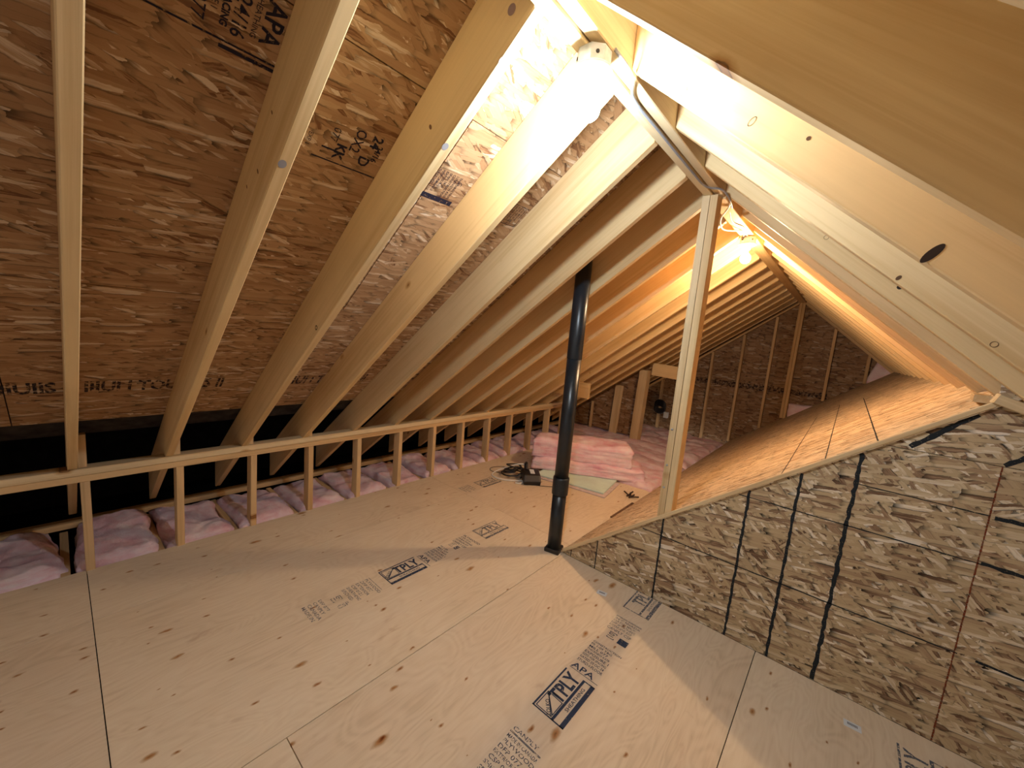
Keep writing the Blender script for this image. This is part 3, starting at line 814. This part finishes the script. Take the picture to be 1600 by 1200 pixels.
child('sticker', box_me(-.045, .045, -.016, .016, 0, .001), MT['label'], ad, TA @ Matrix.Translation((.035, 0.005, .0822)) @ Matrix.Rotation(0.083, 4, 'Y'))
child('strain_relief', tube_me([(-.12, 0, .04), (-.17, 0, .035)], .012, 12), MT['blackp'], ad, TA)
child('handle', tube_me(smooth_path([(-.08, -.03, .07), (-.09, -.03, .11), (-.04, -.03, .125), (0.0, -.03, .085)]), .010, 10), MT['blackp'], ad, TA)
def cord(pts, r, m, label):
    o = link('cord', tube_me(smooth_path(pts, 6), r, 8), MT[m]); return tag(o, label, 'cord')
cx, cy = -2.60, 3.22
rnd = random.Random(4)
pts = []
for i in range(26):
    a = i * 0.9; rr = .08 + .035 * math.sin(i * 1.7)
    pts.append((cx + rr * 1.35 * math.cos(a) + rnd.uniform(-.02, .02), cy + rr * math.sin(a), 0.012 + .0042 * i + .03 * max(0, math.sin(i))))
pts.append((-2.53, 3.36, 0.05))
cord(pts, .0085, 'blackp', 'tangled black cord heaped left of the black power unit')
cord([(-2.50, 3.36, .07), (-2.56, 3.33, .13), (-2.66, 3.27, .10), (-2.78, 3.16, .03), (-2.76, 3.05, .008), (-2.62, 3.04, .008), (-2.48, 3.13, .012), (-2.44, 3.18, .012), (-2.41, 3.12, .008), (-2.46, 3.09, .008)], .008, 'cablew', 'white cord looping over the black cord heap')
cord([(-2.33, 3.19, .008), (-2.2, 3.28, .006), (-2.05, 3.45, .006)], .003, 'blackp', 'thin black lead running from power unit toward the vent pipe')
cord([(-2.72, 3.18, .01), (-2.86, 3.14, .006), (-2.93, 3.22, .006), (-2.88, 3.34, .006), (-2.75, 3.36, .02)], .003, 'blackp', 'thin black lead looping out left of the cord heap')

sc = empty('scrap_pile', (-1.47, 3.77, 0)); tag(sc, 'small heap of dark splinters on the plywood at the foot of the deck', 'scraps')
for i, (a, l, dx, dy, zz) in enumerate([(0.3, .10, 0, 0, .01), (1.2, .09, -.02, .0, .02), (2.1, .08, .02, .01, .02), (0.9, .07, .01, -.02, .035), (2.7, .09, 0, .02, .03)]):
    child('splinter', lumber_me(l, .014, .012), MT['scrap'], sc, Matrix.Translation((-1.50 + dx, 3.76 + dy, .003)) @ Matrix.Rotation(a, 4, 'Z') @ Matrix.Rotation(-.45 if i % 2 else -.2, 4, 'Y'))
la = stick('lath', None, MT['lath'], (-1.395, 3.17, 0.008), (-1.385, 3.60, 0.02), (0, 0, 1), 0.028, 0.012)
tag(la, 'thin dark brown lath lying at the foot of the sloping deck', 'lath')
# meter box low at the far gable
eb = empty('outlet_box', (-2.50, 7.45, 0.2)); tag(eb, 'small pale outlet box with black cable low on the far gable', 'outlet')
child('body', box_me(-.04, .04, -.03, .03, -.04, .07, .006, 1), MT['label'], eb, Matrix.Translation((-2.47, 7.45, .26)))
child('cable_coil', tube_me([(-2.62 + .10 * math.cos(t * .5), 7.50, .34 + .08 * math.sin(t * .5) + .002 * t) for t in range(60)], .016, 8), MT['blackp'], eb, I4)

# ================================================================= PRINT
def text_me(items, name='print'):
    """items: (string, x, y, size[, xscale]) laid on local xy; also ('#rect', x0, y0, x1, y1) filled bars"""
    bm = bmesh.new()
    for it in items:
        if it[0] == '#rect':
            _, x0, y0, x1, y1 = it
            v = [bm.verts.new(p) for p in ((x0, y0, 0), (x1, y0, 0), (x1, y1, 0), (x0, y1, 0))]; bm.faces.new(v); continue
        if it[0] == '#tri':
            _, P, wd = it
            for a, b in zip(P, P[1:] + P[:1]):
                a = Vector(a); b = Vector(b); t = (b - a).normalized() * wd / 2; nn = Vector((-t.y, t.x))
                v = [bm.verts.new((q.x, q.y, 0)) for q in (a + nn - t, b + nn + t, b - nn + t, a - nn - t)]; bm.faces.new(v)
            continue
        s_, x, y, size = it[:4]; xs_ = it[4] if len(it) > 4 else 1.0
        rot = it[5] if len(it) > 5 else 0.0; bold = it[6] if len(it) > 6 else 0.0
        cu = bpy.data.curves.new('t', 'FONT'); cu.body = s_; cu.size = size; cu.resolution_u = 2; cu.offset = bold * size
        to = bpy.data.objects.new('t', cu); C.objects.link(to)
        dg = bpy.context.evaluated_depsgraph_get(); me = bpy.data.meshes.new_from_object(to.evaluated_get(dg))
        bpy.data.objects.remove(to); bpy.data.curves.remove(cu)
        me.transform(Matrix.Translation((x, y, 0)) @ Matrix.Rotation(rot, 4, 'Z') @ Matrix.Diagonal((xs_, 1, 1, 1)))
        bm.from_mesh(me); bpy.data.meshes.remove(me)
    me = bpy.data.meshes.new(name); bm.to_mesh(me); bm.free(); return me
# the floor's print: local x runs along +Y of the attic, local y toward -X
def tply():
    it = [('#rect', 0, 0.150, .265, 0.158), ('#rect', 0, 0.0, .265, 0.020), ('#rect', 0, .050, .265, .062), ('#rect', .0, 0, .006, .158), ('#rect', .259, 0, .265, .05),
          ('TPLY', .085, .070, .098, .78, 0, .03), ('SHEATHING', .075, .027, .023, 1.2, 0, .01),
          ('#tri', [(.012, .066), (.012, .143), (.10, .143)], .004), ('#tri', [(.02, .066), (.095, .066), (.10, .143)], .004), ('TOLKO', .015, .068, .026, .85, .72, .015)]
    return it
def shift(items, dx, dy=0):
    out = []
    for it in items:
        if it[0] == '#rect': out.append(('#rect', it[1] + dx, it[2] + dy, it[3] + dx, it[4] + dy))
        elif it[0] == '#tri': out.append(('#tri', [(a + dx, b + dy) for a, b in it[1]], it[2]))
        else: out.append((it[0], it[1] + dx, it[2] + dy) + tuple(it[3:]))
    return out
RP = -math.pi / 2
def grade(x, rows, W_=0.15, title=True):
    """block of lines whose baseline runs across the strip (local -y), first line next to x"""
    it = []; cur = x
    for s_, sz in rows:
        if s_ == '#': it.append(('#rect', cur, 0.0, cur + .003, W_)); cur += sz; continue
        it.append((s_, cur, W_ - .002, sz, min(1.25, W_ / (len(s_) * sz * 0.62)), RP, .012)); cur += sz * 1.08
    return it
# with rotation -90 deg the letters' tops point to +x: lines are laid from the far side toward x
def grade_fwd(x0, rows, W_=0.15):
    return grade(x0, rows[::-1], W_)
rows1 = [('#', .006), ('APA', .055), ('RATED STURD-I-FLOOR', .020), ('20 OC', .042), ('SIZED FOR SPACING', .018), ('T&G NET WIDTH 47-1/2', .018), ('EXPOSURE 1', .022), ('THICKNESS 0.578 IN', .017), ('MILL 077', .022), ('PS 1-09 CATEGORY', .018), ('CONSTRUCTION SHEATHING', .016), ('#', .006)]
rows2 = [('CSP 0121', .024), ('SPECIFIED SHEATHING', .017), ('NA', .035), ('CANPLY', .026), ('EXTERIOR', .020), ('#', .006)]
def strip(parent_loc, items, m, zz=0.0008):
    o = childW('printed_stamp', text_me(items), MT[m], floor, frame((parent_loc[0], parent_loc[1], zz), (0, 1, 0), (-1, 0, 0), (0, 0, 1)))
    return o
# middle strip (X about -0.72)
X2 = -0.650
strip((X2, 1.27), tply(), 'ink')
strip((X2, 1.555), grade(0, [('#', .008), ('APA', .050), ('STURD-I-FLOOR', .024), ('RATED 20 OC 24', .022), ('SIZED FOR SPACING', .020), ('EXPOSURE 1', .024), ('THICKNESS 0.578', .018), ('MILL 077', .022), ('PS 1-09 T&G', .020), ('CONSTRUCTION', .018)]), 'ink')
strip((X2, 1.86), [('[10]', .0, .085, .045, .8, 0, .01), ('#rect', .0, .005, .045, .055)], 'ink')
strip((X2, 1.93), grade(0, [('CANPLY CSP', .028), ('EXTERIOR 077', .022), ('DFP SHEATHING', .022), ('CSA 0121 MADE', .020), ('IN CANADA', .022), ('#', .006), ('#', .012)]), 'inkfaint')
strip((X2, 2.155), [it for it in tply() if not (it[0] == '#rect' and it[1] > .2)][:6] + [], 'inkfaint')
strip((X2, 0.93), grade(0, [('SPECIFIED', .028), ('SHEATHING', .024), ('CSP 0121', .026), ('EXTERIOR T&G', .022), ('DFP 077', .026), ('PLYWOOD', .024), ('MADE IN CANADA', .022), ('#', .004), ('#', .010), ('CANPLY', .026)]), 'inkfaint')
strip((X2, .80), [('CERT', 0.0, .085, .04, 1.0, 0, .01), ('#rect', -.005, .075, .11, .078), ('#rect', -.005, .125, .11, .128)], 'inkfaint')
# left strip (X about -1.95)
X1 = -1.878
strip((X1, 1.262), tply(), 'ink')
strip((X1, 1.545), grade(0, [('#', .008), ('APA', .048), ('STURD-I-FLOOR', .024), ('RATED 20 OC', .022), ('SIZED SPACING', .020), ('EXPOSURE 1', .024), ('THICKNESS', .018), ('MILL 077', .022), ('PS 1-09', .020)]), 'ink')
strip((X1, 1.80), [('[10]', .0, .095, .040, .8, 0, .01), ('#rect', .0, .04, .045, .07)], 'inkfaint')
strip((X1, 1.86), grade(0, [('CANPLY CSP', .028), ('EXTERIOR 077', .024), ('SHEATHING', .024), ('CSA 0121', .022), ('PLYWOOD', .03)]), 'ink')
strip((X1, 2.07), [it for it in tply()], 'inkfaint')
strip((X1, 1.02), grade(0, [('SPECIFIED', .028), ('SHEATHING', .026), ('CSP 0121', .026), ('EXTERIOR', .026), ('DFP 077', .028), ('PLYWOOD', .026), ('#', .004)]), 'inkfaint')
strip((X1, .94), [('[10]', .0, .085, .045, .8, 0, .01), ('CSP', .0, .01, .04)], 'inkfaint')
strip((X1, .80), grade(0, [('MADE IN', .028), ('CANADA', .028), ('CANPLY', .026), ('DFP 077', .026)]), 'inkfaint')
# far faint strip and right-hand strip
strip((-2.58, 2.53), grade(0, [('SPECIFIED', .028), ('SHEATHING', .026), ('CSP 0121', .026), ('EXTERIOR', .026), ('DFP 077', .028)]) + shift(tply(), .22), 'inkfaint')
strip((0.545, 1.98), tply(), 'inkfaint')
strip((0.545, 1.60), grade(0, [('SPECIFIED', .028), ('SHEATHING', .026), ('CSP 0121', .026), ('EXTERIOR', .026), ('DFP 077', .028)]), 'inkfaint')
# bar code stickers on the floor
for i, (x, y, a, lab) in enumerate(((-0.955, 2.17, .2, 'small white bar code sticker on the plywood left of the middle grade stamp'), (0.245, 2.20, .05, 'small white bar code sticker on the plywood near the marker ruled wall'))):
    st = link('sticker', box_me(-.030, .030, -.020, .020, 0, .0008), MT['label'], None, Matrix.Translation((x, y, .0005)) @ Matrix.Rotation(a, 4, 'Z'))
    tag(st, lab, 'sticker')
    bars = text_me([('#rect', -.017 + j * .004, -.004, -.017 + j * .004 + .0022, .010) for j in range(9)])
    o = link('bar_code', bars, MT['ink']); o.parent = st; o.matrix_local = Matrix.Translation((0, 0, .0013))
# print on the underside of the left roof sheathing: local x down the slope, local y toward +Y
def rprint(xw, y, items, m='inkroof', k=1.0):
    p = Lp(xw, y, RD - 0.0010)
    dn = Vector((-CA, 0, -SA)); yv = Vector((0, 1, 0))
    # seen from below: x down slope, y toward +Y keeps the text readable from inside
    childW('printed_stamp', text_me(items), MT[m], ceilL, frame(p, tuple(dn), (0, 1, 0), tuple(dn.cross(yv))))
xo = lambda xs_: xs_ + RD * SA   # sheathing point above a plumb reading on the rafter plane
big = [('#rect', .12, .385, .26, .405), ('APA', .115, .328, .062, .95, 0, .02), ('RATED SHEATHING', .055, .306, .019, 1.0), ('24/16', .14, .266, .045, 1.0, 0, .01), ('SIZED FOR SPACING', .03, .243, .022, 1, 0, .035), ('EXPOSURE 1', .10, .222, .019), ('THICKNESS', .0, .222, .019, .9), ('077', .185, .188, .038), ('HUD-UM-40', .02, .188, .024, 1, 0, .03), ('7/16 INCH', .1, .155, .026, 1, 0, .04), ('PS 2', .0, .155, .026, 1, 0, .02), ('STRENGTH AXIS', .07, .125, .02, 1, 0, .035), ('THIS DIRECTION', .05, .095, .022, 1, 0, .01), ('0121', .2, .06, .03), ('24', .16, .02, .05, 1, 0, .04), ('#rect', .262, -.10, .267, .39), ('#rect', .274, .25, .284, .39)]
rprint(-0.985 - .0, 0.055, big)
s2 = [('#rect', .175, 0, .180, .235), ('D', .11, .15, .055, 1, 0, .02), ('OX2', .02, .105, .05, .9, 0, .01), ('KK', .1, .065, .045, 1, 0, .04), ('077', .05, .035, .035), ('WEYERBOARD', .0, .01, .018), ('#rect', .13, .02, .136, .10), ('24/16', .05, .19, .03, 1, 0, .03), ('EXP 1', .10, -.03, .02), ('24', .02, .165, .05, 1, 0, .03)]
s2 = [it for it in s2 if it[0] != 'WEYERBOARD']
rprint(-1.225, 0.60, s2)
s3 = [('#rect', .125, 0, .150, .165)] + [('G', 0.02, .13, .03)] + [(t, .0, .01 + i * .019, .016, 1.0, 0, .015) for i, t in enumerate(['THICKNESS 7/16', 'PERFORMANCE', 'EXPOSURE 1', 'SPAN 24/16', 'CONSTRUCTION', 'STRENGTH AXIS', 'THIS DIRECTION'])]
rprint(-1.245, 1.045, s3)
s4 = [('#rect', 0, 0, .003, .13), ('#rect', .125, 0, .128, .13), ('#rect', 0, 0, .128, .003), ('#rect', 0, .127, .128, .13)] + [(t, .006, .008 + i * .017, .014, 1.0, 0, .015) for i, t in enumerate(['PANELS MUST BE', 'SPACED 1/8 INCH', 'ON ALL EDGES', 'AT INSTALLATION', 'NAIL 6 IN EDGES', '12 IN MIDDLE', 'SUPPORTS'])]
rprint(-1.245, 1.51, s4)
# bold broken row along the lower sheathing, letters upright along the ridge direction
def rrow(xw, y, items, m='inkroof'):
    p = Lp(xw, y, RD - 0.0010); up_ = Vector((CA, 0, SA)); yv = Vector((0, 1, 0))
    childW('printed_row', text_me(items), MT[m], ceilL, frame(p, (0, 1, 0), tuple(up_), tuple(yv.cross(up_))))
row = [('IIIUI I TOUIUIIS II', 0, 0, .15, .52, 0, .03)]
MT['rowink'] = mat_ink('row_ink', (0.03, 0.02, 0.025), 0.42, 45)
for y in (-1.35, -0.52, 0.08, 1.0, 1.75, 2.6): rrow(-2.735, y, row, 'rowink')

# knots that stand out on the nearest right rafters
def knot(k, x, dz, rx, rz, hole, fill=True):
    y = k * SP + 0.01 - 0.0006
    base = Rp(x, y) + upR * dz
    bm = bmesh.new(); n = 20
    o_ = [bm.verts.new((rx * math.cos(6.2832*i/n), rz * math.sin(6.2832*i/n), 0)) for i in range(n)]
    if fill: bm.faces.new(o_)
    else:
        i_ = [bm.verts.new((rx * .82 * math.cos(6.2832*i/n), rz * .86 * math.sin(6.2832*i/n), 0)) for i in range(n)]
        for i in range(n): bm.faces.new((o_[i], o_[(i+1) % n], i_[(i+1) % n], i_[i]))
    me = mesh_of(bm)
    childW('knot', me, MT['knot' if hole else 'knotring'], ceilR, frame(base, (CR, 0, -SR), (SR, 0, CR), (0, -1, 0)))
knot(3, -0.50, .022, .006, .012, False, False)
knot(3, -0.323, .046, .007, .013, False, False)
knot(3, -0.21, .075, .005, .005, False)
knot(3, 0.083, .019, .009, .024, True)
knot(4, 0.06, .012, .005, .008, False)
knot(4, 0.272, .012, .008, .008, False, False)
knot(5, -0.18, .045, .009, .008, False, False)
knot(5, 0.06, .05, .008, .007, True)
def knot_left(k, x, dz, rx, rz, m, fill=True):
    y = k * SP + 0.0205
    bm = bmesh.new(); n = 18
    o_ = [bm.verts.new((rx * math.cos(6.2832*i/n), rz * math.sin(6.2832*i/n), 0)) for i in range(n)]
    if fill: bm.faces.new(o_)
    else:
        i_ = [bm.verts.new((rx * .6 * math.cos(6.2832*i/n), rz * .6 * math.sin(6.2832*i/n), 0)) for i in range(n)]
        for i in range(n): bm.faces.new((o_[i], o_[(i+1) % n], i_[(i+1) % n], i_[i]))
    base = Lp(x, y - 0.004 + .006 * (x + 3.84) / 3.09 - .002) + upL * dz
    if dz == 0: base = Lp(x, k * SP + 0.036) - upL * 0.0006; W = frame(base, (CA, 0, SA), (0, 1, 0), (-SA * -1, 0, -CA))
    else:
        base.y = (k * SP + 0.040 - 0.014 + .020 * (x - XE) / (XL - XE)) - 0.019 - 0.0008; W = frame(base, (CA, 0, SA), (-SA, 0, CA), (0, -1, 0))
    childW('knot', mesh_of(bm), m, ceilL, W)
greyknot = mat_plain('grey_knot', (0.30, 0.27, 0.26), 0.8); brownknot = mat_plain('brown_knot', (0.22, 0.11, 0.05), 0.8)
knot_left(2, -1.09, 0, .013, .011, greyknot); knot_left(2, -0.86, 0, .012, .010, greyknot); knot_left(1, -1.30, 0, .014, .011, greyknot)
knot_left(2, -1.965, .027, .013, .012, MT['knot'], False); knot_left(2, -1.10, .098, .006, .010, brownknot); knot_left(2, -0.787, .07, .014, .016, mat_plain('purple_knot', (0.30, 0.20, 0.18), 0.8))
knot_left(1, -1.26, .14, .004, .008, brownknot); knot_left(1, -1.40, .10, .005, .010, brownknot); knot_left(1, -1.48, .14, .004, .008, brownknot)
